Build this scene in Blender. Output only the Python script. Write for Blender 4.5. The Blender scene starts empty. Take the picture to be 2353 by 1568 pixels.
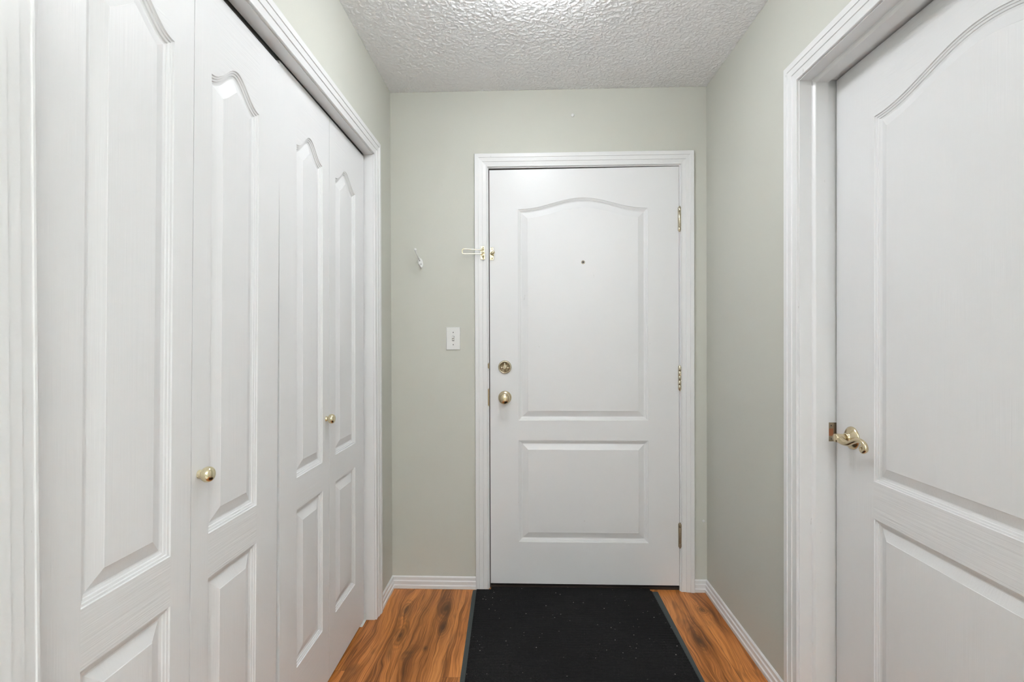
import bpy, bmesh, math, random
from mathutils import Vector, Matrix

# ------------------------------------------------------------------ camera, world, exposure
C = bpy.context.scene.collection
S = bpy.context.scene
EYE = 1.2262
F_PX = 1155.766
YAW, PITCH, ROLL = 0.0264, -0.0051, -0.0033
fwd = Vector((-math.sin(YAW)*math.cos(PITCH), math.cos(YAW)*math.cos(PITCH), math.sin(PITCH)))
right = Vector((math.cos(YAW), math.sin(YAW), 0))
up = right.cross(fwd)
r2 = math.cos(ROLL)*right + math.sin(ROLL)*up
u2 = -math.sin(ROLL)*right + math.cos(ROLL)*up
cam_data = bpy.data.cameras.new('camera')
cam = bpy.data.objects.new('camera', cam_data); C.objects.link(cam)
cam_data.sensor_width = 36.0
cam_data.lens = F_PX/2353*36.0
cam_data.clip_start = 0.05
m3 = Matrix((r2, u2, -fwd)).transposed()
cam.matrix_world = Matrix.Translation((0, 0, EYE)) @ m3.to_4x4()
S.camera = cam

w = bpy.data.worlds.new('world'); S.world = w; w.use_nodes = True
w.node_tree.nodes['Background'].inputs[0].default_value = (0.8, 0.85, 0.9, 1)
w.node_tree.nodes['Background'].inputs[1].default_value = 0.02

S.view_settings.view_transform = 'Standard'
S.view_settings.look = 'None'
S.view_settings.gamma = 1
S.view_settings.use_curve_mapping = False
S.view_settings.exposure = 0.88
ENTRY_LIGHT = 17.0     # radiance of the globe over the entry
HALL_FILL = 9.0      # radiance of the unseen fill globes added down the hall
TORCH_FILL = 1000.0     # radiance of the unseen fill uplighter added behind the camera
LIGHT_COL = (0.950, 0.985, 1.02, 1)

# ------------------------------------------------------------------ room measures (metres)
D = 2.4541; SK = -0.0082
XL, XR = 0.6593, 0.8735
HC = 2.4343
YB = -3.2              # rear wall
frameW = Matrix.Identity(4)
frameB = Matrix.Translation((0, D, 0)) @ Matrix.Rotation(math.atan(SK), 4, 'Z')
frameL = Matrix.Translation((-XL, 0, 0)) @ Matrix.Rotation(math.pi/2, 4, 'Z')    # local x = world Y, local y = into the wall
frameR = Matrix.Translation((XR, 0, 0)) @ Matrix.Rotation(-math.pi/2, 4, 'Z')    # local x = -world Y, local y = into the wall

# ------------------------------------------------------------------ material helpers
def new_mat(name):
    m = bpy.data.materials.new(name); m.use_nodes = True
    nt = m.node_tree
    return m, nt, nt.nodes['Principled BSDF']

def N(nt, typ, **kw):
    n = nt.nodes.new(typ)
    for k, v in kw.items():
        setattr(n, k, v)
    return n

def mathn(nt, op, a, b=None, c=None, clamp=False):
    n = nt.nodes.new('ShaderNodeMath'); n.operation = op; n.use_clamp = clamp
    for i, v in enumerate((a, b, c)):
        if v is None: continue
        if isinstance(v, (int, float)): n.inputs[i].default_value = v
        else: nt.links.new(v, n.inputs[i])
    return n.outputs[0]

def noise(nt, vec, scale, detail=2, rough=.5, dist=0.0):
    n = nt.nodes.new('ShaderNodeTexNoise')
    n.inputs['Scale'].default_value = scale; n.inputs['Detail'].default_value = detail
    n.inputs['Roughness'].default_value = rough; n.inputs['Distortion'].default_value = dist
    if vec is not None: nt.links.new(vec, n.inputs['Vector'])
    return n.outputs['Fac']

def mapping(nt, src, scale=(1, 1, 1), loc=(0, 0, 0)):
    n = nt.nodes.new('ShaderNodeMapping')
    n.inputs['Scale'].default_value = scale; n.inputs['Location'].default_value = loc
    nt.links.new(src, n.inputs['Vector'])
    return n.outputs['Vector']

def ramp(nt, fac, stops):
    n = nt.nodes.new('ShaderNodeValToRGB')
    e = n.color_ramp.elements
    while len(e) < len(stops): e.new(0.5)
    for i, (p, c) in enumerate(stops):
        e[i].position = p; e[i].color = (*c, 1) if len(c) == 3 else c
    nt.links.new(fac, n.inputs['Fac'])
    return n.outputs['Color']

def mixc(nt, fac, a, b, mode='MIX'):
    n = nt.nodes.new('ShaderNodeMix'); n.data_type = 'RGBA'; n.blend_type = mode
    for i, v in ((0, fac), (6, a), (7, b)):
        if isinstance(v, (int, float)): n.inputs[i].default_value = v
        elif isinstance(v, tuple): n.inputs[i].default_value = (*v, 1) if len(v) == 3 else v
        else: nt.links.new(v, n.inputs[i])
    return n.outputs[2]

def bump(nt, bsdf, height, strength, dist):
    b = nt.nodes.new('ShaderNodeBump')
    b.inputs['Strength'].default_value = strength; b.inputs['Distance'].default_value = dist
    nt.links.new(height, b.inputs['Height'])
    nt.links.new(b.outputs['Normal'], bsdf.inputs['Normal'])
    return b

def objc(nt):
    return nt.nodes.new('ShaderNodeTexCoord').outputs['Object']

def geo(nt):
    return nt.nodes.new('ShaderNodeNewGeometry').outputs['Position']

WHITE = (0.80, 0.80, 0.805)

def paint(name, col, rough, tex=None, bumpd=0.0003, marks=False):
    m, nt, b = new_mat(name)
    b.inputs['Base Color'].default_value = (*col, 1)
    b.inputs['Roughness'].default_value = rough
    o = objc(nt)
    if marks:   # faint scuffs with a shape of their own
        n1 = noise(nt, o, 9.0, 4, .6)
        n2 = noise(nt, mapping(nt, o, (60, 60, 14)), 1.0, 3, .7)
        f = mathn(nt, 'MULTIPLY', mathn(nt, 'GREATER_THAN', n2, .70), mathn(nt, 'GREATER_THAN', n1, .60))
        nt.links.new(mixc(nt, mathn(nt, 'MULTIPLY', f, .35), (*col, 1), (.35, .33, .30, 1)), b.inputs['Base Color'])
    if tex == 'smooth':
        h = noise(nt, o, 130.0, 3, .6)
        bump(nt, b, h, .35, bumpd)
    elif tex in ('vertical', 'horizontal'):
        sc = (150, 150, 3.2) if tex == 'vertical' else (3.2, 3.2, 150)
        v = mapping(nt, o, sc)
        h1 = noise(nt, v, 1.0, 3, .55, .35)
        sc2 = (420, 420, 11) if tex == 'vertical' else (11, 11, 420)
        h2 = noise(nt, mapping(nt, o, sc2), 1.0, 2, .5, .2)
        h = mathn(nt, 'ADD', mathn(nt, 'MULTIPLY', h1, .75), mathn(nt, 'MULTIPLY', h2, .35))
        bump(nt, b, h, .8 if tex == 'horizontal' else .42, bumpd)
    return m

M_door = paint('smooth white door paint', WHITE, .34, 'smooth', .0003, marks=True)
M_grainV = paint('white moulded door paint grain up', WHITE, .43, 'vertical', .0012)
M_grainH = paint('white moulded door paint grain across', WHITE, .43, 'horizontal', .0013)
M_trim = paint('white trim paint', (0.80, 0.80, 0.80), .34, 'smooth', .0004, marks=True)
M_cap = paint('white plastic', (0.78, 0.78, 0.76), .4)
M_hook = paint('white enamel', (0.82, 0.82, 0.80), .3)

# wall: grey green matt paint with roller stipple
M_wall, nt, b = new_mat('sage grey wall paint')
b.inputs['Roughness'].default_value = .62
g = geo(nt)
n1 = noise(nt, g, 1.6, 2)
nt.links.new(mixc(nt, n1, (0.600, 0.600, 0.535), (0.612, 0.611, 0.560)), b.inputs['Base Color'])
bump(nt, b, noise(nt, g, 260.0, 3, .6), .35, .0008)

# ceiling: knocked down plaster texture
M_ceil, nt, b = new_mat('textured white ceiling')
b.inputs['Roughness'].default_value = .75
b.inputs['Base Color'].default_value = (0.92, 0.92, 0.925, 1)
b.inputs['Specular IOR Level'].default_value = .15
g = geo(nt)
wv = N(nt, 'ShaderNodeVectorMath', operation='ADD')
nz = nt.nodes.new('ShaderNodeTexNoise'); nz.inputs['Scale'].default_value = 45; nz.inputs['Detail'].default_value = 2
nt.links.new(g, nz.inputs['Vector'])
sc_ = N(nt, 'ShaderNodeVectorMath', operation='SCALE'); nt.links.new(nz.outputs['Color'], sc_.inputs[0]); sc_.inputs['Scale'].default_value = .014
nt.links.new(g, wv.inputs[0]); nt.links.new(sc_.outputs[0], wv.inputs[1])
h1 = noise(nt, wv.outputs[0], 78.0, 2, .5)
h1 = mathn(nt, 'MULTIPLY', mathn(nt, 'SUBTRACT', h1, .50), 4.0, clamp=True)
h2 = noise(nt, wv.outputs[0], 210.0, 2, .5)
h = mathn(nt, 'ADD', h1, mathn(nt, 'MULTIPLY', h2, .8))
bump(nt, b, h, .6, .0020)

# metals
def metal(name, col, rough, spots=None):
    m, nt, b = new_mat(name)
    b.inputs['Metallic'].default_value = 1.0
    b.inputs['Roughness'].default_value = rough
    o = objc(nt)
    n1 = noise(nt, o, 120.0, 4, .6)
    dark = tuple(c*.55 for c in col) if spots is None else spots
    f = mathn(nt, 'MULTIPLY', mathn(nt, 'SUBTRACT', n1, .52), 3.0, clamp=True)
    nt.links.new(mixc(nt, f, (*col, 1), (*dark, 1)), b.inputs['Base Color'])
    nt.links.new(mathn(nt, 'ADD', mathn(nt, 'MULTIPLY', n1, .12), rough-.05), b.inputs['Roughness'])
    return m
M_brass = metal('polished pale brass', (.76, .68, .47), .15, (.62, .54, .34))
M_aged = metal('aged brass', (.66, .56, .38), .22, (.50, .40, .24))
M_dull = metal('dull tarnished brass', (.36, .29, .20), .42, (.20, .15, .10))
M_nickel = metal('aged nickel brass', (.60, .54, .42), .25, (.40, .35, .26))
M_steel = metal('dull grey steel', (.30, .30, .28), .5)

def flat(name, col, rough=.6):
    m, nt, b = new_mat(name)
    b.inputs['Base Color'].default_value = (*col, 1); b.inputs['Roughness'].default_value = rough
    n1 = noise(nt, objc(nt), 80.0, 3)
    nt.links.new(mixc(nt, n1, tuple(c*.9 for c in col), tuple(min(1, c*1.1) for c in col)), b.inputs['Base Color'])
    return m
M_black = flat('dark void', (.012, .012, .012), .9)
M_rawwood = flat('raw wood in mortice', (.32, .12, .05), .8)
M_screw = flat('dark screw head', (.06, .055, .05), .5)
M_rubber = flat('dark grey rubber edging', (.045, .055, .055), .75)
M_thresh = flat('dark threshold', (.03, .02, .015), .6)

# laminate floor
M_floor, nt, b = new_mat('amber wood laminate')
b.inputs['Roughness'].default_value = .34
b.inputs['Specular IOR Level'].default_value = .30
g = geo(nt)
sep = N(nt, 'ShaderNodeSeparateXYZ'); nt.links.new(g, sep.inputs[0])
X, Y = sep.outputs['X'], sep.outputs['Y']
PW = .1797
px = mathn(nt, 'DIVIDE', mathn(nt, 'ADD', X, .4895 + PW*20), PW)
pid = mathn(nt, 'FLOOR', px)
pfr = mathn(nt, 'FRACT', px)
off = mathn(nt, 'FRACT', mathn(nt, 'MULTIPLY', mathn(nt, 'SINE', mathn(nt, 'MULTIPLY', pid, 12.9898)), 43758.5))
PLEN = 1.2
# end joint of the plank lying between X -.49 and -.31 falls at Y 1.906
pid0 = 20
off0 = (math.sin(pid0*12.9898)*43758.5) % 1.0
yshift = (off0 - 1.906/PLEN)
py = mathn(nt, 'ADD', mathn(nt, 'DIVIDE', Y, PLEN), mathn(nt, 'ADD', mathn(nt, 'SUBTRACT', off0, off) , 20 - 1.906/PLEN))
yid = mathn(nt, 'FLOOR', py); yfr = mathn(nt, 'FRACT', py)
rnd = mathn(nt, 'FRACT', mathn(nt, 'MULTIPLY', mathn(nt, 'SINE', mathn(nt, 'ADD', mathn(nt, 'MULTIPLY', pid, 7.13), mathn(nt, 'MULTIPLY', yid, 3.71))), 9631.7))
# grain space, shifted per plank
cmb = N(nt, 'ShaderNodeCombineXYZ')
nt.links.new(mathn(nt, 'ADD', X, mathn(nt, 'MULTIPLY', rnd, 3.7)), cmb.inputs[0])
nt.links.new(mathn(nt, 'ADD', Y, mathn(nt, 'MULTIPLY', rnd, 11.3)), cmb.inputs[1])
nt.links.new(mathn(nt, 'MULTIPLY', pid, .37), cmb.inputs[2])
base = cmb.outputs[0]
# slow warp makes the grain bend round figure
wn = nt.nodes.new('ShaderNodeTexNoise'); wn.inputs['Scale'].default_value = 1.0; wn.inputs['Detail'].default_value = 2
nt.links.new(mapping(nt, base, (7, 2.6, 7)), wn.inputs['Vector'])
ws = N(nt, 'ShaderNodeVectorMath', operation='SCALE'); nt.links.new(wn.outputs['Color'], ws.inputs[0]); ws.inputs['Scale'].default_value = .11
wa = N(nt, 'ShaderNodeVectorMath', operation='ADD'); nt.links.new(base, wa.inputs[0]); nt.links.new(ws.outputs[0], wa.inputs[1])
warp = wa.outputs[0]
broad = noise(nt, mapping(nt, warp, (26, 1.5, 1)), 1.0, 3, .55, .6)
fine = noise(nt, mapping(nt, warp, (240, 3.5, 1)), 1.0, 4, .65, .3)
pores = noise(nt, mapping(nt, base, (520, 12, 1)), 1.0, 2, .5)
fig = noise(nt, mapping(nt, warp, (13, 2.2, 1)), 1.0, 3, .6, 1.6)
v = mathn(nt, 'ADD', mathn(nt, 'MULTIPLY', broad, .52), mathn(nt, 'MULTIPLY', fine, .48))
col = ramp(nt, v, [(.33, (.12, .038, .010)), (.42, (.28, .092, .022)), (.50, (.50, .180, .045)), (.60, (.68, .270, .075)), (.74, (.78, .36, .12))])
dk = mathn(nt, 'MULTIPLY', mathn(nt, 'SUBTRACT', fig, .560), 6.0, clamp=True)
col = mixc(nt, mathn(nt, 'MULTIPLY', dk, .70), col, (.13, .050, .018))
pr = mathn(nt, 'MULTIPLY', mathn(nt, 'SUBTRACT', pores, .60), 6.0, clamp=True)
col = mixc(nt, mathn(nt, 'MULTIPLY', pr, .35), col, (.14, .05, .016))
# knots printed in the planks: (x, y, rx, ry)
def knot(x, y, rx, ry):
    dx = mathn(nt, 'DIVIDE', mathn(nt, 'SUBTRACT', X, x), rx)
    dy = mathn(nt, 'DIVIDE', mathn(nt, 'SUBTRACT', Y, y), ry)
    r = mathn(nt, 'SQRT', mathn(nt, 'ADD', mathn(nt, 'MULTIPLY', dx, dx), mathn(nt, 'MULTIPLY', dy, dy)))
    return mathn(nt, 'ADD', r, mathn(nt, 'MULTIPLY', mathn(nt, 'SUBTRACT', broad, .5), 1.3))
for (kx, ky, rx, ry) in ((-.352, 2.12, .022, .055), (-.365, 2.27, .030, .075), (-.400, 1.975, .012, .022),
                         (-.520, 2.06, .020, .075), (.700, 2.05, .020, .060), (.79, 2.28, .022, .035), (-.545, 2.26, .018, .070)):
    r = knot(kx, ky, rx, ry)
    core = mathn(nt, 'SUBTRACT', 1.0, r, clamp=True)
    ring = mathn(nt, 'MULTIPLY', mathn(nt, 'SUBTRACT', 1.9, r, clamp=True), mathn(nt, 'ADD', mathn(nt, 'MULTIPLY', mathn(nt, 'SINE', mathn(nt, 'MULTIPLY', r, 15.0)), .5), .5))
    col = mixc(nt, mathn(nt, 'MULTIPLY', ring, .50), col, (.17, .062, .02))
    col = mixc(nt, mathn(nt, 'MULTIPLY', core, .9), col, (.07, .028, .012))
tint = mathn(nt, 'ADD', mathn(nt, 'MULTIPLY', rnd, .22), .88)
col = mixc(nt, 1.0, col, N(nt, 'ShaderNodeCombineXYZ').outputs[0], 'MULTIPLY') if False else col
tv = N(nt, 'ShaderNodeVectorMath', operation='SCALE'); nt.links.new(col, tv.inputs[0]); nt.links.new(tint, tv.inputs['Scale'])
seamx = mathn(nt, 'MINIMUM', pfr, mathn(nt, 'SUBTRACT', 1.0, pfr))
seamy = mathn(nt, 'MULTIPLY', mathn(nt, 'MINIMUM', yfr, mathn(nt, 'SUBTRACT', 1.0, yfr)), PLEN/PW)
seam = mathn(nt, 'MINIMUM', seamx, seamy)
sm = mathn(nt, 'LESS_THAN', seam, .0045)
col = mixc(nt, mathn(nt, 'MULTIPLY', sm, .6), tv.outputs[0], (.07, .028, .012))
nt.links.new(col, b.inputs['Base Color'])
bump(nt, b, mathn(nt, 'ADD', mathn(nt, 'MULTIPLY', v, 1.0), mathn(nt, 'MULTIPLY', sm, -2.0)), .25, .0007)

# ribbed carpet of the mat, with lint and grit flecks
M_carpet, nt, b = new_mat('charcoal ribbed carpet')
b.inputs['Roughness'].default_value = .95
b.inputs['Specular IOR Level'].default_value = .1
o = objc(nt)
n1 = noise(nt, o, 380.0, 3, .7)
n2 = noise(nt, o, 3.0, 3, .6)
c0 = mixc(nt, n1, (.003, .003, .003), (.024, .024, .024))
fl = mathn(nt, 'GREATER_THAN', mathn(nt, 'ADD', noise(nt, o, 900.0, 2, .6), mathn(nt, 'MULTIPLY', n2, .16)), .750)
c0 = mixc(nt, mathn(nt, 'MULTIPLY', fl, .55), c0, (.30, .29, .27))
vor = N(nt, 'ShaderNodeTexVoronoi'); vor.inputs['Scale'].default_value = 46; nt.links.new(o, vor.inputs['Vector'])
spk = mathn(nt, 'LESS_THAN', vor.outputs['Distance'], .085)
keep = mathn(nt, 'GREATER_THAN', noise(nt, o, 23.0, 2), .50)
c0 = mixc(nt, mathn(nt, 'MULTIPLY', mathn(nt, 'MULTIPLY', spk, keep), .8), c0, (.42, .41, .38))
nt.links.new(c0, b.inputs['Base Color'])
bump(nt, b, n1, 1.0, .003)

def emission(name, col, strength):
    m, nt, b = new_mat(name)
    b.inputs['Base Color'].default_value = (.8, .8, .8, 1)
    b.inputs['Emission Color'].default_value = col
    b.inputs['Emission Strength'].default_value = strength
    return m

# ------------------------------------------------------------------ mesh helpers
def box(bm, x0, x1, y0, y1, z0, z1, mi=0, M=None):
    vs = [bm.verts.new((x, y, z)) for z in (z0, z1) for y in (y0, y1) for x in (x0, x1)]
    if M is not None:
        for q in vs: q.co = M @ q.co
    for f in ((0, 2, 3, 1), (4, 5, 7, 6), (0, 1, 5, 4), (2, 6, 7, 3), (0, 4, 6, 2), (1, 3, 7, 5)):
        fc = bm.faces.new([vs[i] for i in f]); fc.material_index = mi

def bbox(bm, x0, x1, y0, y1, z0, z1, r=.001, seg=2):
    t = bmesh.new(); box(t, x0, x1, y0, y1, z0, z1)
    bmesh.ops.bevel(t, geom=t.edges[:], offset=r, segments=seg, affect='EDGES', profile=.5)
    merge(bm, t)

def merge(bm, t, M=None):
    me = bpy.data.meshes.new('tmp')
    if M is not None: bmesh.ops.transform(t, matrix=M, verts=t.verts)
    t.to_mesh(me); t.free(); bm.from_mesh(me); bpy.data.meshes.remove(me)

def lathe(bm, prof, M=None, seg=40, smooth=True):
    """prof: (radius, height) pairs turned about local z, M places it"""
    M = M or Matrix.Identity(4)
    rings = []
    for r, z in prof:
        if r < 1e-6: rings.append([bm.verts.new(M @ Vector((0, 0, z)))])
        else: rings.append([bm.verts.new(M @ Vector((r*math.cos(2*math.pi*i/seg), r*math.sin(2*math.pi*i/seg), z))) for i in range(seg)])
    for a, b_ in zip(rings, rings[1:]):
        for i in range(seg):
            j = (i+1) % seg
            if len(a) == 1 and len(b_) > 1: f = bm.faces.new((a[0], b_[i], b_[j]))
            elif len(b_) == 1 and len(a) > 1: f = bm.faces.new((a[i], b_[0], a[j]))
            elif len(a) > 1: f = bm.faces.new((a[i], b_[i], b_[j], a[j]))
            else: continue
            f.smooth = smooth
    if len(rings[0]) > 1: bm.faces.new(rings[0])
    if len(rings[-1]) > 1: bm.faces.new(rings[-1])

def catmull(pts, n=8):
    out = []
    P = [pts[0]] + list(pts) + [pts[-1]]
    for i in range(1, len(P)-2):
        for k in range(n):
            t = k/n
            out.append(tuple(.5*((2*P[i][d]) + (-P[i-1][d]+P[i+1][d])*t + (2*P[i-1][d]-5*P[i][d]+4*P[i+1][d]-P[i+2][d])*t*t +
                                 (-P[i-1][d]+3*P[i][d]-3*P[i+1][d]+P[i+2][d])*t**3) for d in range(len(P[0]))))
    out.append(tuple(pts[-1]))
    return out

def tube(bm, pts, seg=14, n=8, closed=False, flatten=1.0):
    """pts: (x, y, z, radius) smooth swept rod; flatten scales the y extent of the section"""
    P = catmull(pts, n)
    V = [Vector(p[:3]) for p in P]; R = [p[3] for p in P]
    prev = None; rings = []
    for i, p in enumerate(V):
        t = (V[min(i+1, len(V)-1)] - V[max(i-1, 0)]).normalized()
        if prev is None:
            a = Vector((0, 1, 0)) if abs(t.y) < .9 else Vector((1, 0, 0))
            nrm = (a - t*a.dot(t)).normalized()
        else:
            nrm = (prev - t*prev.dot(t)).normalized()
        prev = nrm; bn = t.cross(nrm)
        rings.append([bm.verts.new(p + nrm*(R[i]*flatten*math.cos(2*math.pi*k/seg)) + bn*(R[i]*math.sin(2*math.pi*k/seg))) for k in range(seg)])
    for a, b_ in zip(rings, rings[1:]):
        for k in range(seg):
            f = bm.faces.new((a[k], a[(k+1) % seg], b_[(k+1) % seg], b_[k])); f.smooth = True
    for rg, pp in ((rings[0], V[0]), (rings[-1], V[-1])):
        bm.faces.new(rg)

def sphere(bm, c, r, sc=(1, 1, 1), seg=24):
    t = bmesh.new(); bmesh.ops.create_uvsphere(t, u_segments=seg, v_segments=seg//2, radius=r)
    for f in t.faces: f.smooth = True
    merge(bm, t, Matrix.Translation(c) @ Matrix.Diagonal((*sc, 1)))

def finish(name, bm, mats, parent=None, frame=None, loc=(0, 0, 0)):
    bmesh.ops.recalc_face_normals(bm, faces=bm.faces[:])
    me = bpy.data.meshes.new(name); bm.to_mesh(me); bm.free()
    for m in (mats if isinstance(mats, (list, tuple)) else [mats]): me.materials.append(m)
    o = bpy.data.objects.new(name, me); C.objects.link(o)
    if parent is not None:
        o.parent = parent; o.location = loc
    else:
        o.matrix_world = (frame or frameW) @ Matrix.Translation(loc)
    return o

def empty(name, frame, loc=(0, 0, 0), rot=None):
    o = bpy.data.objects.new(name, None); C.objects.link(o)
    o.empty_display_size = .05
    M = (frame or frameW) @ Matrix.Translation(loc)
    if rot is not None: M = M @ rot
    o.matrix_world = M
    return o

def tag(o, label=None, cat=None, group=None, kind=None):
    if label: o['label'] = label
    if cat: o['category'] = cat
    if group: o['group'] = group
    if kind: o['kind'] = kind
    return o

ROOM = Matrix.Rotation(math.pi/2, 4, 'X')      # lathe axis (+z) turned to point out of a wall (-y)

# ------------------------------------------------------------------ shell
ENT = dict(x0=-.1775, x1=.7440, z=2.0575)            # entry opening, back wall frame
CLO = dict(x0=.6600, x1=2.1700, z=2.0270)            # closet opening, left wall frame (x = world Y)
RDO = dict(x0=-1.6264, x1=-.6400, z=2.0430)          # side door opening, right wall frame (x = -world Y)
WT = .13

def wall(name, frame, xa, xb, op=None, th=WT, thh=None):
    bm = bmesh.new()
    if op is None: box(bm, xa, xb, 0, th, 0, HC+.02)
    else:
        box(bm, xa, op['x0']-.018, 0, th, 0, HC+.02)
        box(bm, op['x1']+.018, xb, 0, th, 0, HC+.02)
        box(bm, op['x0']-.018, op['x1']+.018, 0, thh or th, op['z']+.018, HC+.02)
    return tag(finish(name, bm, M_wall, None, frame), kind='structure')

tag(wall('wall_back', frameB, -XL-.14, XR+.16, ENT), 'grey green wall at the far end around the entry door', 'wall')
tag(wall('wall_left', frameL, YB, D+.01, CLO, WT, .036), 'grey green left wall around the white closet doors', 'wall')
tag(wall('wall_right', frameR, -D-.01, -YB, RDO), 'grey green right wall beside the brass lever door', 'wall')
bm = bmesh.new(); box(bm, -XL-.15, XR+.15, YB-.1, YB, 0, HC+.02)
tag(finish('wall_rear', bm, M_wall), 'grey green wall behind the camera', 'wall', kind='structure')
bm = bmesh.new(); box(bm, -XL-.80, XR+.3, YB-.1, D+.16, -.06, 0)
tag(finish('floor', bm, M_floor), 'amber brown wood laminate floor', 'floor', kind='structure')
bm = bmesh.new()
box(bm, -XL-.15, XR+.15, YB-.1, 1.32, HC, HC+.08)
box(bm, -XL-.15, XR+.15, 1.32, D+.16, HC+.004, HC+.08)
from mathutils import noise as mn
stp = .0026                                     # the stippled plaster near the entry is real relief
nx = int((XL+XR+.02)/stp); ny = int((D+.03-1.32)/stp)
gridv = []
for j in range(ny+1):
    row = []
    y = 1.32 + (D+.03-1.32)*j/ny
    for i in range(nx+1):
        x = -XL-.01 + (XL+XR+.02)*i/nx
        wx = mn.noise((x*55, y*55, 3.1))*.008; wy = mn.noise((x*55, y*55, 9.7))*.008
        n0 = mn.noise(((x+wx)*108, (y+wy)*108, 0.5))
        n1 = mn.noise(((x+wy)*205, (y+wx)*205, 5.5))
        t = min(max((n0+.10)/.34, 0), 1); t = t*t*(3-2*t)
        row.append(bm.verts.new((x, y, HC + .0011 - .0021*t - .0006*n1)))
    gridv.append(row)
for a_, b_ in zip(gridv, gridv[1:]):
    for i in range(nx):
        f = bm.faces.new((a_[i], a_[i+1], b_[i+1], b_[i])); f.smooth = True
tag(finish('ceiling', bm, M_ceil), 'white ceiling with a bumpy plaster texture', 'ceiling', kind='structure')

# ------------------------------------------------------------------ casings, jambs, baseboards
# stepped casing section: (distance from the opening, thickness)
CAS = [(0, 0), (0, .0066), (.0012, .0078), (.0046, .0079), (.0060, .0067), (.0072, .0066), (.0240, .0086), (.0252, .0112),
       (.0440, .0128), (.0452, .0152), (.0620, .0164), (.0640, .0150), (.0648, .0120), (.0648, 0)]

def casing(name, frame, op, reveal, zb=0.0, width=1.0):
    bm = bmesh.new()
    x0, x1, zz = op['x0']-reveal, op['x1']+reveal, op['z']+reveal
    rows = []
    for u, t in CAS:
        u *= width
        rows.append([bm.verts.new(p) for p in ((x0-u, -t, zb), (x0-u, -t, zz+u), (x1+u, -t, zz+u), (x1+u, -t, zb))])
    for a, b_ in zip(rows, rows[1:]):
        for i in range(3): bm.faces.new((a[i], a[i+1], b_[i+1], b_[i]))
    for i in range(3): bm.faces.new((rows[0][i], rows[0][i+1], rows[-1][i+1], rows[-1][i]))
    bm.faces.new([r[0] for r in rows]); bm.faces.new([r[3] for r in rows])
    return tag(finish(name, bm, M_trim, None, frame), kind='structure')

def jamb(parent, frame, op, depth, stop=None, headd=None):
    bm = bmesh.new()
    x0, x1, zz = op['x0'], op['x1'], op['z']
    box(bm, x0-.018, x0, 0, depth, 0, zz)
    box(bm, x1, x1+.018, 0, depth, 0, zz)
    box(bm, x0-.018, x1+.018, 0, headd or depth, zz, zz+.018)
    o = finish('jamb', bm, M_trim, parent)
    if stop:
        a, b_, t = stop
        bm = bmesh.new()
        sec = [(0, a), (.45*t, a+.0012), (t*.85, a+.0045), (t, a+.0065), (t, b_), (0, b_)]
        rows = [[bm.verts.new(p) for p in ((x0+u, y, .002), (x0+u, y, zz-u), (x1-u, y, zz-u), (x1-u, y, .002))] for u, y in sec]
        rows.append(rows[0])
        for r_, q in zip(rows, rows[1:]):
            for i in range(3): bm.faces.new((r_[i], r_[i+1], q[i+1], q[i]))
        bm.faces.new([r_[0] for r_ in rows[:-1]]); bm.faces.new([r_[3] for r_ in rows[:-1]])
        finish('door_stop', bm, M_trim, parent)
    return o

t1 = casing('trim_1', frameB, ENT, .005, .0, .965)
tag(t1, 'white stepped casing framing the entry door', 'door trim')
jamb(t1, frameB, ENT, WT, (.052, .090, .010))
t2 = casing('trim_2', frameL, CLO, .004)
tag(t2, 'white stepped casing framing the bifold closet doors', 'door trim')
jamb(t2, frameL, CLO, WT, None, .0390)
t3 = casing('trim_3', frameR, RDO, .004)
tag(t3, 'white stepped casing framing the side door on the right', 'door trim')
jamb(t3, frameR, RDO, .150, (.0385, .0845, .0125))

def baseboard(name, frame, xa, xb, h=.0585, label=''):
    bm = bmesh.new()
    pr = [(0, h), (.0020, h+.0005), (.0072, h-.0045), (.0066, h-.0180), (.0068, h-.0190), (.0108, h-.0228), (.0100, .0205), (.0102, .0192),
          (.0142, .0155), (.0140, .0020), (.0132, 0), (0, 0)]
    A = [bm.verts.new((xa, -t, z)) for t, z in pr]; B = [bm.verts.new((xb, -t, z)) for t, z in pr]
    n = len(pr)
    for i in range(n): bm.faces.new((A[i], A[(i+1) % n], B[(i+1) % n], B[i]))
    bm.faces.new(A); bm.faces.new(B)
    return tag(finish(name, bm, M_base, None, frame), label, 'baseboard', kind='structure')

# baseboard paint: chipped along the top edge
M_base, nt, b = new_mat('chipped white baseboard paint')
b.inputs['Roughness'].default_value = .34
o = objc(nt)
sp = N(nt, 'ShaderNodeSeparateXYZ'); nt.links.new(o, sp.inputs[0])
edge = mathn(nt, 'MULTIPLY', mathn(nt, 'SUBTRACT', sp.outputs['Z'], .050), 40.0, clamp=True)
chip = mathn(nt, 'GREATER_THAN', mathn(nt, 'ADD', noise(nt, mapping(nt, o, (38, 38, 90)), 1.0, 4, .7), mathn(nt, 'MULTIPLY', edge, .13)), .735)
nt.links.new(mixc(nt, mathn(nt, 'MULTIPLY', chip, .75), (.80, .80, .80), (.26, .24, .21)), b.inputs['Base Color'])
bump(nt, b, noise(nt, o, 90.0, 3), .3, .0004)

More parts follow.
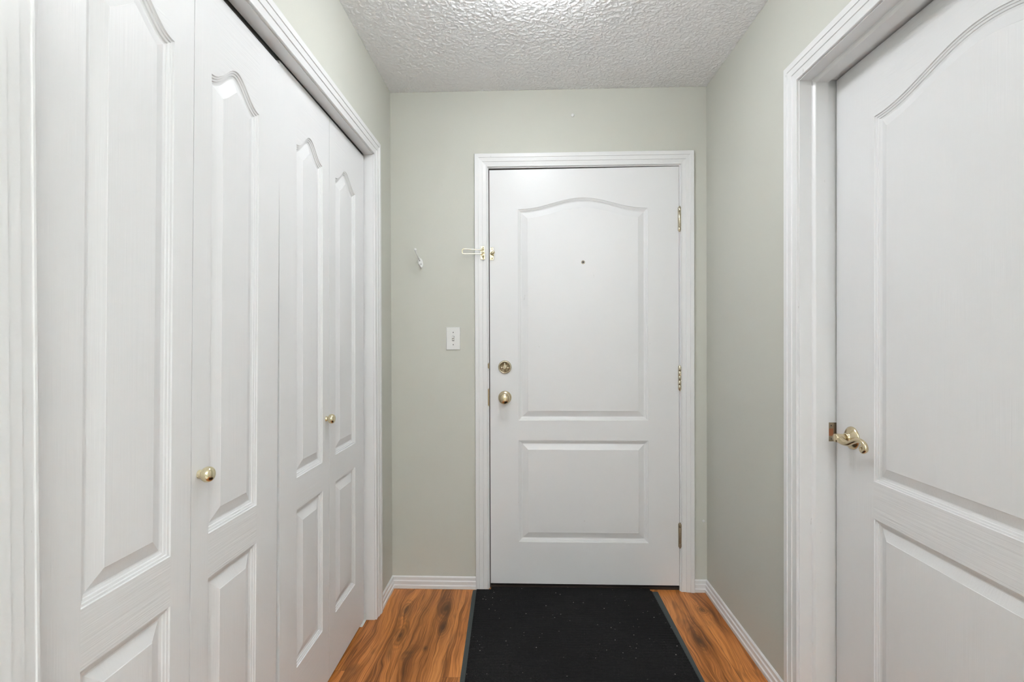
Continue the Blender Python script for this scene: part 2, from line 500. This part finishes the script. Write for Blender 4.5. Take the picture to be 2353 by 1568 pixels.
baseboard('baseboard_back', frameB, -XL-.004, ENT['x0']-.0675, label='white stepped baseboard between closet corner and entry door')
baseboard('baseboard_back_right', frameB, ENT['x1']+.0675, XR+.003, label='short white baseboard piece right of the entry door')
baseboard('baseboard_left', frameL, CLO['x1']+.0688, D+.008, label='short white baseboard beside the closet trim')
baseboard('baseboard_right', frameR, -D+.004, RDO['x0']-.0688, label='long white baseboard along the right wall')
baseboard('baseboard_left_near', frameL, YB+.01, CLO['x0']-.0688, label='white baseboard on the left wall behind the camera')
baseboard('baseboard_right_near', frameR, RDO['x1']+.0688, -YB-.01, label='white baseboard on the right wall behind the camera')
baseboard('baseboard_rear', Matrix.Translation((0, YB, 0)) @ Matrix.Rotation(math.pi, 4, 'Z'), -XR, XL, label='white baseboard on the wall behind the camera')

# ------------------------------------------------------------------ moulded doors
MOULD = [(0, 0), (.0012, .0030), (.0052, .0036), (.0062, .0058), (.0105, .0068), (.0115, .0092), (.0165, .0106), (.0190, .0106),
         (.0450, .0024), (.0460, .0014)]

def slab(w, h, th, px0, px1, panels, arch, mats=None, mould=MOULD, scale=1.0):
    """A door slab whose face (y=0) carries raised panels; panels: list of (z0, z1), the last one has an arched top."""
    bm = bmesh.new()
    def q(pts, mi=0, smooth=False):
        f = bm.faces.new([bm.verts.new(p) for p in pts]); f.material_index = mi; f.smooth = smooth
        return f
    NA = 48
    def f_arch(x):
        u = min(max((x-px0)/(px1-px0), 0), 1)
        s = .5*(1-math.cos(2*math.pi*u))
        return arch*(s**1.12)
    def arch_off(x, z1, o):
        if o < 1e-6: return z1 + f_arch(x)
        best = 1e9
        for k in range(-24, 25):
            d = o*k/24
            best = min(best, z1 + f_arch(x+d) - math.sqrt(max(o*o-d*d, 0)))
        return best
    q([(0, 0, 0), (px0, 0, 0), (px0, 0, h), (0, 0, h)])
    q([(px1, 0, 0), (w, 0, 0), (w, 0, h), (px1, 0, h)])
    zprev = 0
    for i, (z0, z1) in enumerate(panels):
        q([(px0, 0, zprev), (px1, 0, zprev), (px1, 0, z0), (px0, 0, z0)], 1)
        zprev = z1
    z1 = panels[-1][1]
    for k in range(NA):
        xa = px0+(px1-px0)*k/NA; xb = px0+(px1-px0)*(k+1)/NA
        q([(xa, 0, z1+f_arch(xa)), (xb, 0, z1+f_arch(xb)), (xb, 0, h), (xa, 0, h)], 1)
    for i, (z0, z1) in enumerate(panels):
        arched = (i == len(panels)-1) and arch > 0
        loops = []
        n_top = NA if arched else 1
        for o, t in mould:
            o *= scale
            a, b_ = px0+o, px1-o
            L = [(a, t, z0+o), (b_, t, z0+o)]
            for k in range(n_top+1):
                x = b_ + (a-b_)*k/n_top
                L.append((x, t, arch_off(x, z1, o) if arched else z1-o))
            loops.append([bm.verts.new(p) for p in L])
        for A, B in zip(loops, loops[1:]):
            n = len(A)
            for k in range(n):
                j = (k+1) % n
                f = bm.faces.new((A[k], A[j], B[j], B[k]))
                f.material_index = 1 if (k == 0 or (2 <= k < n-0 and k != 1 and k != n-1)) and False else 0
        # raised field
        A = loops[-1]
        if arched:
            zf = min(v_.co.z for v_ in A[2:])
            t = A[0].co.y
            bot = A[0:2]
            xs = [v_ for v_ in A[2:]]
            lo = [bm.verts.new((v_.co.x, t, z0+.06)) for v_ in xs]
            for k in range(len(xs)-1): bm.faces.new((xs[k], xs[k+1], lo[k+1], lo[k]))
            bm.faces.new([A[0], A[1]] + lo)
        else: bm.faces.new(A)
    box(bm, 0, w, 0.0001, th, 0, h)
    # drop the box's own front so that the mouldings are not covered
    for f in [f for f in bm.faces if all(abs(v_.co.y-.0001) < 1e-7 for v_ in f.verts)]: bm.faces.remove(f)
    bmesh.ops.remove_doubles(bm, verts=bm.verts[:], dist=.00012)
    return bm

# --- entry door
d1 = empty('door_1', frameB, (ENT['x1']-.0012, .003, .0255))
tag(d1, 'closed white two panel entry door with arched upper panel', 'door', kind='structure')
DW, DH = .9160, 2.0290
ox = -DW                                     # hinge edge is the root
bm = slab(DW, DH, .044, .1395, .1395+.6280, [(.2045, .7020), (.8000, 1.8310)], .0530)
for v_ in bm.verts:
    if v_.co.z > DH-.001: v_.co.z -= .0058*(1 - v_.co.x/DW)     # top edge trimmed out of square
finish('door_panel', bm, [M_door, M_door], d1, loc=(ox, 0, 0))
def D1(x, z): return (x - (ENT['x1']-.0012), 0, z - .0255)
# knob
bm = bmesh.new()
lathe(bm, [(0, -.001), (.0315, -.001), (.0325, .001), (.0320, .0045), (.0285, .0085), (.0210, .0120), (.0150, .0145), (.0125, .019), (.0120, .028),
           (.0145, .033), (.0215, .038), (.0265, .0455), (.0275, .052), (.0250, .0590), (.0185, .0640), (.0090, .0668), (0, .0672)], ROOM, 56)
kb = finish('door_knob', bm, M_aged, d1, loc=D1(-.1003, .9373)); kb['label'] = 'round aged brass knob'
# deadbolt
bm = bmesh.new()
lathe(bm, [(0, -.001), (.0320, -.001), (.0330, .002), (.0325, .0060), (.0290, .0105), (.0262, .0115), (.0250, .0095), (.0240, .0060), (0, .0052)], ROOM, 56)
db = finish('deadbolt', bm, M_nickel, d1, loc=D1(-.1000, 1.0862)); db['label'] = 'round brass deadbolt'
bm = bmesh.new()
t_ = bmesh.new(); box(t_, -.0042, .0042, -.024, -.005, -.010, .0215)
bmesh.ops.bevel(t_, geom=t_.edges[:], offset=.0025, segments=3, affect='EDGES', profile=.5); merge(bm, t_)
lathe(bm, [(0, .004), (.0120, .004), (.0115, .008), (.0070, .0100), (0, .0105)], ROOM, 32)
for sx in (-1, 1):
    t_ = bmesh.new(); bmesh.ops.create_uvsphere(t_, u_segments=14, v_segments=8, radius=.0052)
    for f in t_.faces: f.smooth = True
    merge(bm, t_, Matrix.Translation((sx*.0145, -.0062, -.0035)) @ Matrix.Diagonal((1.15, .55, .9, 1)))
finish('thumb_turn', bm, M_nickel, db)
# peephole
bm = bmesh.new()
lathe(bm, [(.0058, -.0005), (.0085, -.0005), (.0088, .0010), (.0078, .0026), (.0058, .0026), (.0052, .0008)], ROOM, 32)
ph = finish('peephole', bm, M_dull, d1, loc=D1(.2822, 1.5960))
ph.location.y = .0024
bm = bmesh.new(); lathe(bm, [(.0056, .0), (.0040, .0012), (0, .0018)], ROOM, 24)
finish('lens', bm, M_black, ph)
# hinges
for i, (hz, mt) in enumerate(((1.7995, M_nickel), (1.0325, M_nickel), (.2715, M_dull))):
    bm = bmesh.new(); hl = .112
    n = (3, 5, 3)[i]
    cuts = {0: (0, .14, .80, 1), 1: (0, .2, .4, .6, .8, 1), 2: (0, .16, .84, 1)}[i]
    for a, b_ in zip(cuts, cuts[1:]):
        za, zb_ = -hl/2+hl*a+.0007, -hl/2+hl*b_-.0007
        lathe(bm, [(0, za), (.0068, za), (.0078, za+.001), (.0078, zb_-.001), (.0068, zb_), (0, zb_)], Matrix.Translation((0, -.0065, 0)), 20)
    lathe(bm, [(0, -hl/2-.007), (.0034, -hl/2-.006), (.0050, -hl/2-.002), (.0050, hl/2+.002), (.003, hl/2+.0055), (0, hl/2+.006)], Matrix.Translation((0, -.0065, 0)), 16)
    box(bm, -.006, .004, -.0035, .0005, -hl/2, hl/2)
    h = finish('hinge', bm, mt, d1, loc=D1(.7440, hz))
    if i == 2: h['label'] = 'tarnished dark brass hinge'
# ball stud of the swing bar guard
bm = bmesh.new()
bbox(bm, -.0095, .0095, -.0030, .0002, -.0305, .0305, .0012)
lathe(bm, [(0, .002), (.0085, .002), (.0075, .008), (.0048, .014), (.0042, .024), (.0052, .027), (.0080, .030), (.0088, .0345), (.0072, .0390), (.0035, .0412), (0, .0415)],
      Matrix.Translation((0, 0, .001)) @ Matrix.Rotation(math.radians(14), 4, 'Z') @ ROOM, 28)
for z in (-.022, .0235):
    lathe(bm, [(0, .0025), (.0042, .0028), (.0030, .0046), (0, .0050)], Matrix.Translation((.001, 0, z)) @ ROOM, 16)
stud = finish('guard_stud', bm, M_brass, d1, loc=D1(-.1620, 1.6402))

# --- guard on the casing
gr = empty('door_guard', frameB, (-.2050, -.0150, 1.6425))
tag(gr, 'brass swing bar door guard folded back onto the wall beside the entry door', 'door guard')
bm = bmesh.new(); bbox(bm, -.0105, .0105, -.0028, .0015, -.0325, .0325, .0010)
for z in (-.0255, .0255):
    lathe(bm, [(0, .0024), (.0042, .0026), (.0030, .0045), (0, .0049)], Matrix.Translation((.003, 0, z)) @ ROOM, 16)
finish('base_plate', bm, M_brass, gr)
bm = bmesh.new()
for za, zb_ in ((-.0200, -.0115), (-.0045, .0045), (.0115, .0200)):
    lathe(bm, [(0, za), (.0052, za), (.0060, za+.001), (.0060, zb_-.001), (.0052, zb_), (0, zb_)], Matrix.Translation((.001, -.0085, 0)), 20)
bbox(bm, -.004, .006, -.0085, -.0020, -.019, .019, .001)
lathe(bm, [(0, -.0240), (.0026, -.0238), (.0026, .0238), (0, .0240)], Matrix.Translation((.001, -.0085, 0)), 12)
finish('hinge_barrel', bm, M_brass, gr)
bm = bmesh.new()
lp = []
L0, L1, hw, r = -.002, -.0970, .0112, .0021
for x, y, z in ((L0, -.0100, hw-.001), (-.030, -.0150, hw-.001), (-.065, -.0215, hw), (L1+.008, -.0262, hw), (L1+.0018, -.0272, hw*.72), (L1, -.0275, 0),
                (L1+.0018, -.0272, -hw*.72), (L1+.008, -.0262, -hw), (-.065, -.0215, -hw), (-.030, -.0150, -hw+.001), (L0, -.0100, -hw+.001)):
    lp.append((x, y, z+.0035, r))
tube(bm, lp, 12, 6)
finish('swing_bar', bm, M_brass, gr)

# strike lips in the entry jamb
for z, hh in ((.9390, .088), (1.0930, .030)):
    bm = bmesh.new(); box(bm, -.0010, .0022, -.0060, .030, -hh/2, hh/2)
    box(bm, -.0055, .0005, -.0068, -.0050, -hh/2+.004, hh/2-.004)
    s_ = finish('strike_plate', bm, M_dull, t1, loc=(ENT['x0']-.0005, -.0010, z))
    if hh < .05: s_['label'] = 'small brass deadbolt strike in the frame'

bm = bmesh.new()
box(bm, ENT['x0']+.0002, ENT['x0']+.0030, .010, .046, .012, ENT['z']-.0002)
box(bm, ENT['x0']+.0002, ENT['x1']-.0002, .010, .051, ENT['z']-.0100, ENT['z']-.0002)
box(bm, ENT['x1']-.0009, ENT['x1']-.0002, .012, .046, .012, ENT['z']-.0002)
box(bm, ENT['x0']+.0002, ENT['x0']+.0044, .0135, .046, .012, ENT['z']-.0002)
ws_ = finish('weatherstrip', bm, M_thresh, t1); ws_['label'] = 'dark weatherstrip in the gap round the door'
bm = bmesh.new(); box(bm, ENT['x0'], ENT['x1'], .012, .130, 0, .0120)
th = finish('trim_4', bm, M_thresh, None, frameB); tag(th, 'dark threshold strip under the entry door', 'threshold', kind='structure')

# --- bifold closet doors
LEAF = dict(face=.0400, zb=.0200)
def make_leaf(parent, w, narrow_left, h):
    lo, hi = (.058, .108) if narrow_left else (.108, .058)
    bm = slab(w, h, .028, lo, w-hi, [(.2045, .6880), (.7860, 1.8080)], .0560)
    return finish('door_leaf', bm, [M_grainV, M_grainH], parent)

def bifold(name, leaves, theta, phi, zb, htop, knob_leaf, knob_x, knob_z, label):
    x0 = leaves[0][0]
    zc = 1.2
    root = empty(name, frameL, (x0 - (zc-zb)*theta, LEAF['face'] + (zc-zb)*phi, zb),
                 Matrix.Rotation(theta, 4, 'Y') @ Matrix.Rotation(phi, 4, 'X'))
    tag(root, label, 'closet door', kind='structure')
    for i, (a, b_, nl) in enumerate(leaves):
        lf = make_leaf(root, b_-a-.0022, nl, htop-zb)
        lf.location = (a-x0+.0011, 0, 0)
        if i == knob_leaf:
            bm = bmesh.new()
            lathe(bm, [(0, -.001), (.0092, -.001), (.0094, .0020), (.0080, .0040), (.0078, .0072), (.0105, .0092), (.0145, .0120), (.0166, .0165),
                       (.0168, .0215), (.0150, .0265), (.0112, .0298), (.0060, .0315), (0, .0320)], ROOM, 44)
            k = finish('knob', bm, M_brass, lf, loc=(knob_x-a, 0, knob_z-zb)); k['label'] = 'small polished brass knob'
    return root

bifold('door_3', [(.6680, 1.0375, False), (1.0375, 1.4060, True)], .0130, .0060, .0160, 2.0160, 1, 1.0625, .9420,
       'nearer white bifold closet door, slightly out of plumb')
bifold('door_4', [(1.4115, 1.7764, False), (1.7764, 2.1595, True)], .0060, .0025, .0160, 2.0200, 0, 1.7470, .9480,
       'farther white bifold closet door next to the entry corner')
# track above the doors and its fittings
bt = empty('closet_track', frameL, (.66, .0455, 2.0440))
tag(bt, 'dull steel bifold track under the closet head trim', 'track')
bm = bmesh.new()
box(bm, .002, 1.506, .000, .0015, -.022, 0); box(bm, .002, 1.506, .0245, .026, -.022, 0); box(bm, .002, 1.506, 0, .026, -.0012, -.0002); box(bm, .002, 1.506, 0.03, .034, -.03, .06)
finish('channel', bm, M_steel, bt)
for x in (.700, .795, 1.49):
    bm = bmesh.new()
    lathe(bm, [(0, -.030), (.0035, -.030), (.0035, -.020), (.0080, -.019), (.0080, -.010), (0, -.010)], Matrix.Translation((x, .013, 0)), 16)
    finish('pivot_pin', bm, M_steel, bt)
# floor bracket in the closet corner
bm = bmesh.new()
box(bm, -.055, .0, .0, .024, 0, .0022); box(bm, -.0022, .0, .0, .024, 0, .030)
lathe(bm, [(0, 0), (.004, 0), (.004, .014), (0, .014)], Matrix.Translation((-.030, .013, 0)), 12)
br = finish('pivot_bracket', bm, M_cap, None, frameL, (CLO['x1']-.0005, .0370, 0.0002))
tag(br, 'small white pivot bracket on the floor at the foot of the farther closet door', 'bracket')

# --- side door on the right
d2 = empty('door_2', frameR, (-1.6193, .1115, .012))
tag(d2, 'closed white moulded side door with brass lever handle', 'door', kind='structure')
W2 = .972
bm = slab(W2, 2.0250, .035, .1720, W2-.1390, [(.2120, .7000), (.8060, 1.8365)], .0660, scale=1.0)
finish('door_panel', bm, [M_grainV, M_grainH], d2)
lv = bpy.data.objects.new('lever_handle', None); C.objects.link(lv); lv.parent = d2; lv.location = (1.6193-1.5420, 0, .9225-.012)
lv['label'] = 'aged brass wave lever'
bm = bmesh.new()
lathe(bm, [(0, -.001), (.0335, -.001), (.0345, .0012), (.0338, .0035), (.0300, .0070), (.0235, .0108), (.0165, .0145), (.0138, .0170), (.0138, .0220)], ROOM, 56)
finish('rosette', bm, M_aged, lv)
bm = bmesh.new()
lathe(bm, [(0, .018), (.0120, .018), (.0118, .030), (.0125, .0345), (.0132, .042), (.0128, .0500), (.0118, .0520), (0, .0523)], ROOM, 36)
tube(bm, [(.000, -.041, -.001, .0110), (.012, -.0415, -.0045, .0108), (.028, -.041, -.0080, .0094), (.045, -.040, -.0070, .0080), (.062, -.039, .0010, .0072),
          (.080, -.038, .0090, .0070), (.097, -.037, .0090, .0070), (.111, -.037, .0010, .0072), (.1145, -.037, -.0105, .0072), (.1050, -.037, -.0175, .0068),
          (.0965, -.037, -.0130, .0058), (.0980, -.037, -.0060, .0048), (.103, -.037, -.0060, .0035)], 16, 8)
finish('lever', bm, M_aged, lv)
# strike plate in the far jamb of the side door, facing the hall
bm = bmesh.new()
box(bm, .0, .0012, .0885, .1165, -.0300, .0300)
sp_ = finish('strike_plate', bm, M_dull, t3, loc=(RDO['x0'], 0, .9252)); sp_['label'] = 'tarnished brass strike plate with open mortice'
bm = bmesh.new(); box(bm, .0010, .0016, .0912, .1050, -.0125, .0110); finish('mortice', bm, M_rawwood, sp_)
for z in (.0205, -.0220):
    bm = bmesh.new(); lathe(bm, [(0, 0), (.0020, 0), (.0016, .0008), (0, .0010)], Matrix.Translation((.0012, .0990, z)) @ Matrix.Rotation(math.pi/2, 4, 'Y'), 12)
    finish('screw', bm, M_screw, sp_)

# ------------------------------------------------------------------ coat hook
hk = empty('coat_hook', frameB, (-.5125, 0, 1.6000), Matrix.Rotation(math.radians(-13), 4, 'Y'))
tag(hk, 'white enamelled double coat hook screwed crooked to the far wall', 'coat hook')
bm = bmesh.new()
t_ = bmesh.new()
prof = [(0, .0215), (.0062, .0200), (.0105, .0120), (.0118, .0), (.0105, -.0125), (.0062, -.0230), (0, -.0270)]
ol = [(x, z) for x, z in prof] + [(-x, z) for x, z in prof[-2:0:-1]]
ol = catmull([(x, z) for x, z in ol] + [ol[0]], 5)[:-1]
ra = [[t_.verts.new((x*s, y, z*s)) for x, z in ol] for s, y in ((1, 0), (1, -.0028), (.86, -.0050), (.5, -.0062))]
for a, b_ in zip(ra, ra[1:]):
    for i in range(len(a)): f = t_.faces.new((a[i], a[(i+1) % len(a)], b_[(i+1) % len(a)], b_[i])); f.smooth = True
t_.faces.new(ra[-1]); t_.faces.new(ra[0]); merge(bm, t_)
finish('plate', bm, M_hook, hk)
bm = bmesh.new()
tube(bm, [(0, -.003, .0140, .0062), (0, -.010, .0190, .0048), (0, -.026, .0225, .0036), (0, -.044, .0300, .0032), (0, -.056, .0400, .0033), (0, -.061, .0500, .0040)], 14, 8, flatten=1.0)
sphere(bm, (0, -.0615, .0545), .0068)
finish('upper_arm', bm, M_hook, hk)
bm = bmesh.new()
tube(bm, [(0, -.003, -.0170, .0055), (0, -.010, -.0240, .0045), (0, -.020, -.0275, .0036), (0, -.031, -.0240, .0034), (0, -.036, -.0150, .0038)], 14, 8)
sphere(bm, (0, -.0365, -.0110), .0062)
finish('lower_arm', bm, M_hook, hk)
for x, z in ((-.0008, .0095), (.0008, -.0085)):
    bm = bmesh.new(); lathe(bm, [(0, 0), (.0026, 0), (.0020, .0010), (0, .0013)], ROOM, 14)
    s_ = finish('screw', bm, M_screw, hk, loc=(x, -.0062, z))

# ------------------------------------------------------------------ light switch
sw = empty('light_switch', frameB, (-.3524, 0, 1.2268))
tag(sw, 'white toggle light switch plate between coat hook and entry door', 'light switch')
bm = bmesh.new(); t_ = bmesh.new(); box(t_, -.0345, .0345, -.0052, 0, -.0555, .0555)
bmesh.ops.bevel(t_, geom=[e for e in t_.edges if abs(e.verts[0].co.y+.0052) < 1e-5 and abs(e.verts[1].co.y+.0052) < 1e-5], offset=.0032, segments=3, affect='EDGES', profile=.6)
merge(bm, t_)
finish('plate', bm, M_cap, sw)
bm = bmesh.new(); box(bm, -.0052, .0052, -.0055, -.0049, -.0120, .0120); finish('slot', bm, M_screw, sw)
bm = bmesh.new(); t_ = bmesh.new(); box(t_, -.0040, .0040, -.0165, -.004, -.0035, .0045)
bmesh.ops.bevel(t_, geom=t_.edges[:], offset=.0012, segments=2, affect='EDGES', profile=.5)
merge(bm, t_, Matrix.Rotation(math.radians(-24), 4, 'X')); 
bbox(bm, -.0046, .0046, -.0060, -.004, -.0090, .0090, .0005)
finish('toggle', bm, M_cap, sw)
for z in (.0300, -.0300):
    bm = bmesh.new(); lathe(bm, [(0, 0), (.0024, 0), (.0020, .0008), (0, .0010)], ROOM, 14); finish('screw', bm, M_screw, sw, loc=(0, -.0052, z))

# ------------------------------------------------------------------ little wall plugs
for fr, loc, r, lab in ((frameB, (.2334, 0, 2.3083), .0082, 'small round white plug on the wall above the entry door'),
                        (frameB, (.8572, 0, .3410), .0070, 'small round white plug low on the far wall beside the right corner')):
    bm = bmesh.new(); lathe(bm, [(0, 0), (r, 0), (r, .0008), (r*.8, .0022), (0, .0030)], ROOM, 20)
    tag(finish('wall_plug', bm, M_cap, None, fr, loc), lab, 'wall plug')

# ------------------------------------------------------------------ door mat
mt = empty('doormat', None, (.18, 1.70, 0))
tag(mt, 'charcoal ribbed entry mat with rubber edges in front of the door', 'doormat')
def mat_edge(y):
    k = (2.4425-y)/(2.4425-1.775)
    return -.2590+.0215*k, .6215+.0130*k
Y0, Y1 = .93, 2.4340
bm = bmesh.new()
pit = .0172; n = int((Y1-Y0)/pit*6)
NX = 60
rows = []
random.seed(4)
ph_ = [random.uniform(-1, 1) for _ in range(NX+1)]
for i in range(n+1):
    y = Y0+(Y1-Y0)*i/n
    a, b_ = mat_edge(y); a += .0185; b_ -= .0170
    row = []
    for k in range(NX+1):
        x = a+(b_-a)*k/NX
        yy = y + .0016*math.sin(x*9+y*3) + .0007*math.sin(x*41+1)
        hgt = .0042 + .0030*abs(math.sin(math.pi*yy/pit))**.7
        row.append(bm.verts.new((x-.18, y-1.70, hgt)))
    rows.append(row)
for A, B in zip(rows, rows[1:]):
    for k in range(NX): bm.faces.new((A[k], A[k+1], B[k+1], B[k]))
box(bm, -.171-.18, .600-.18, Y1-.001-1.70, 2.4600-1.70, .0005, .0062)
finish('ribbed_carpet', bm, M_carpet, mt)
bm = bmesh.new()
a0, b0 = mat_edge(Y0); a1, b1 = mat_edge(Y1)
def strip(p):   # quad prism with tapered outer lip, p = (outer a, inner a, outer b, inner b) in plan
    (xo0, xi0, ya), (xo1, xi1, yb) = p
    vs = [bm.verts.new(c) for c in ((xo0-.18, ya-1.70, 0), (xo0-.18, ya-1.70, .0012), (xi0-.18, ya-1.70, .0046), (xi0-.18, ya-1.70, 0),
                                    (xo1-.18, yb-1.70, 0), (xo1-.18, yb-1.70, .0012), (xi1-.18, yb-1.70, .0046), (xi1-.18, yb-1.70, 0))]
    for f in ((0, 1, 5, 4), (1, 2, 6, 5), (2, 3, 7, 6), (3, 0, 4, 7), (0, 1, 2, 3), (4, 5, 6, 7)): bm.faces.new([vs[i] for i in f])
strip(((a0, a0+.0195, Y0-.015), (a1, a1+.0195, Y1)))
strip(((b0, b0-.0180, Y0-.015), (b1, b1-.0180, Y1)))
box(bm, a0-.18, b0-.18, Y0-.015-1.70, Y0+.004-1.70, 0, .0030)
box(bm, a0+.018-.18, b0-.017-.18, Y0-1.70, Y1-1.70, 0.0001, .0030)
finish('rubber_backing', bm, M_rubber, mt)

# ------------------------------------------------------------------ ceiling lights (entry light above the view, added fill globes behind it)
def globe(x, y, strength, label, drop=.10):  # unseen hall globes, added to raise the light level
    root = empty('ceiling_light', None, (x, y, HC))
    tag(root, label, 'ceiling light')
    bm = bmesh.new(); lathe(bm, [(0, 0), (.060, 0), (.062, -.010), (.050, -.022), (.012, -.028), (.010, -drop), (.040, -drop-.004), (.046, -drop-.020), (0, -drop-.020)], None, 48)
    finish('canopy', bm, M_cap, root)
    bm = bmesh.new(); lathe(bm, [(.040, -.016), (.066, -.024), (.090, -.046), (.100, -.076), (.094, -.108), (.073, -.134), (.038, -.150), (0, -.154)], Matrix.Translation((0, 0, -drop)), 48)
    finish('glass_globe', bm, emission('lit glass', LIGHT_COL, strength), root)
root = empty('ceiling_light', None, (.03, 1.55, HC))
tag(root, 'flush round glass ceiling light nearest the entry door', 'ceiling light')
bm = bmesh.new(); lathe(bm, [(0, 0), (.140, 0), (.140, -.008), (0, -.008)], None, 48)
finish('canopy', bm, M_cap, root)
bm = bmesh.new(); lathe(bm, [(.146, -.006), (.153, -.012), (.153, -.036), (.140, -.052), (.104, -.070), (.060, -.086), (0, -.093)], None, 48)
finish('glass_dome', bm, emission('lit glass', LIGHT_COL, ENTRY_LIGHT), root)
globe(.09, -1.10, HALL_FILL, 'unseen round fill light added on the ceiling in the middle of the hall')
globe(.09, -2.50, HALL_FILL, 'unseen round fill light added on the ceiling at the rear end of the hall')

# unseen uplighter added behind the camera for soft fill off the ceiling
fl = empty('fill_lamp', None, (.55, -1.35, 0))
tag(fl, 'steel fill lamp with an upward glass bowl, added unseen behind the camera', 'fill lamp')
bm = bmesh.new(); lathe(bm, [(0, 0), (.13, 0), (.132, .012), (.10, .022), (.02, .030), (0, .030)], None, 40); finish('base', bm, M_steel, fl)
bm = bmesh.new(); lathe(bm, [(0, .028), (.012, .028), (.012, 1.66), (0, 1.66)], None, 20); finish('pole', bm, M_steel, fl)
bm = bmesh.new(); lathe(bm, [(.012, 1.655), (.09, 1.680), (.150, 1.735), (.158, 1.760), (.152, 1.760), (.144, 1.738), (.086, 1.690), (0, 1.672)], None, 40); finish('shade', bm, M_steel, fl)
bm = bmesh.new(); lathe(bm, [(0, 1.70), (.05, 1.70), (.075, 1.715), (.06, 1.735), (0, 1.745)], None, 32); finish('bulb', bm, emission('fill bulb', LIGHT_COL, TORCH_FILL), fl)

# unseen pale runner added behind the camera to bounce neutral light
bm = bmesh.new(); bbox(bm, -.52, .74, -3.0, .45, .0002, .010, .004)
tag(finish('bounce_runner', bm, flat('pale grey bounce surface', (.74, .76, .77), .95)), 'pale grey bounce runner added unseen on the hall floor behind the camera', 'bounce reflector')
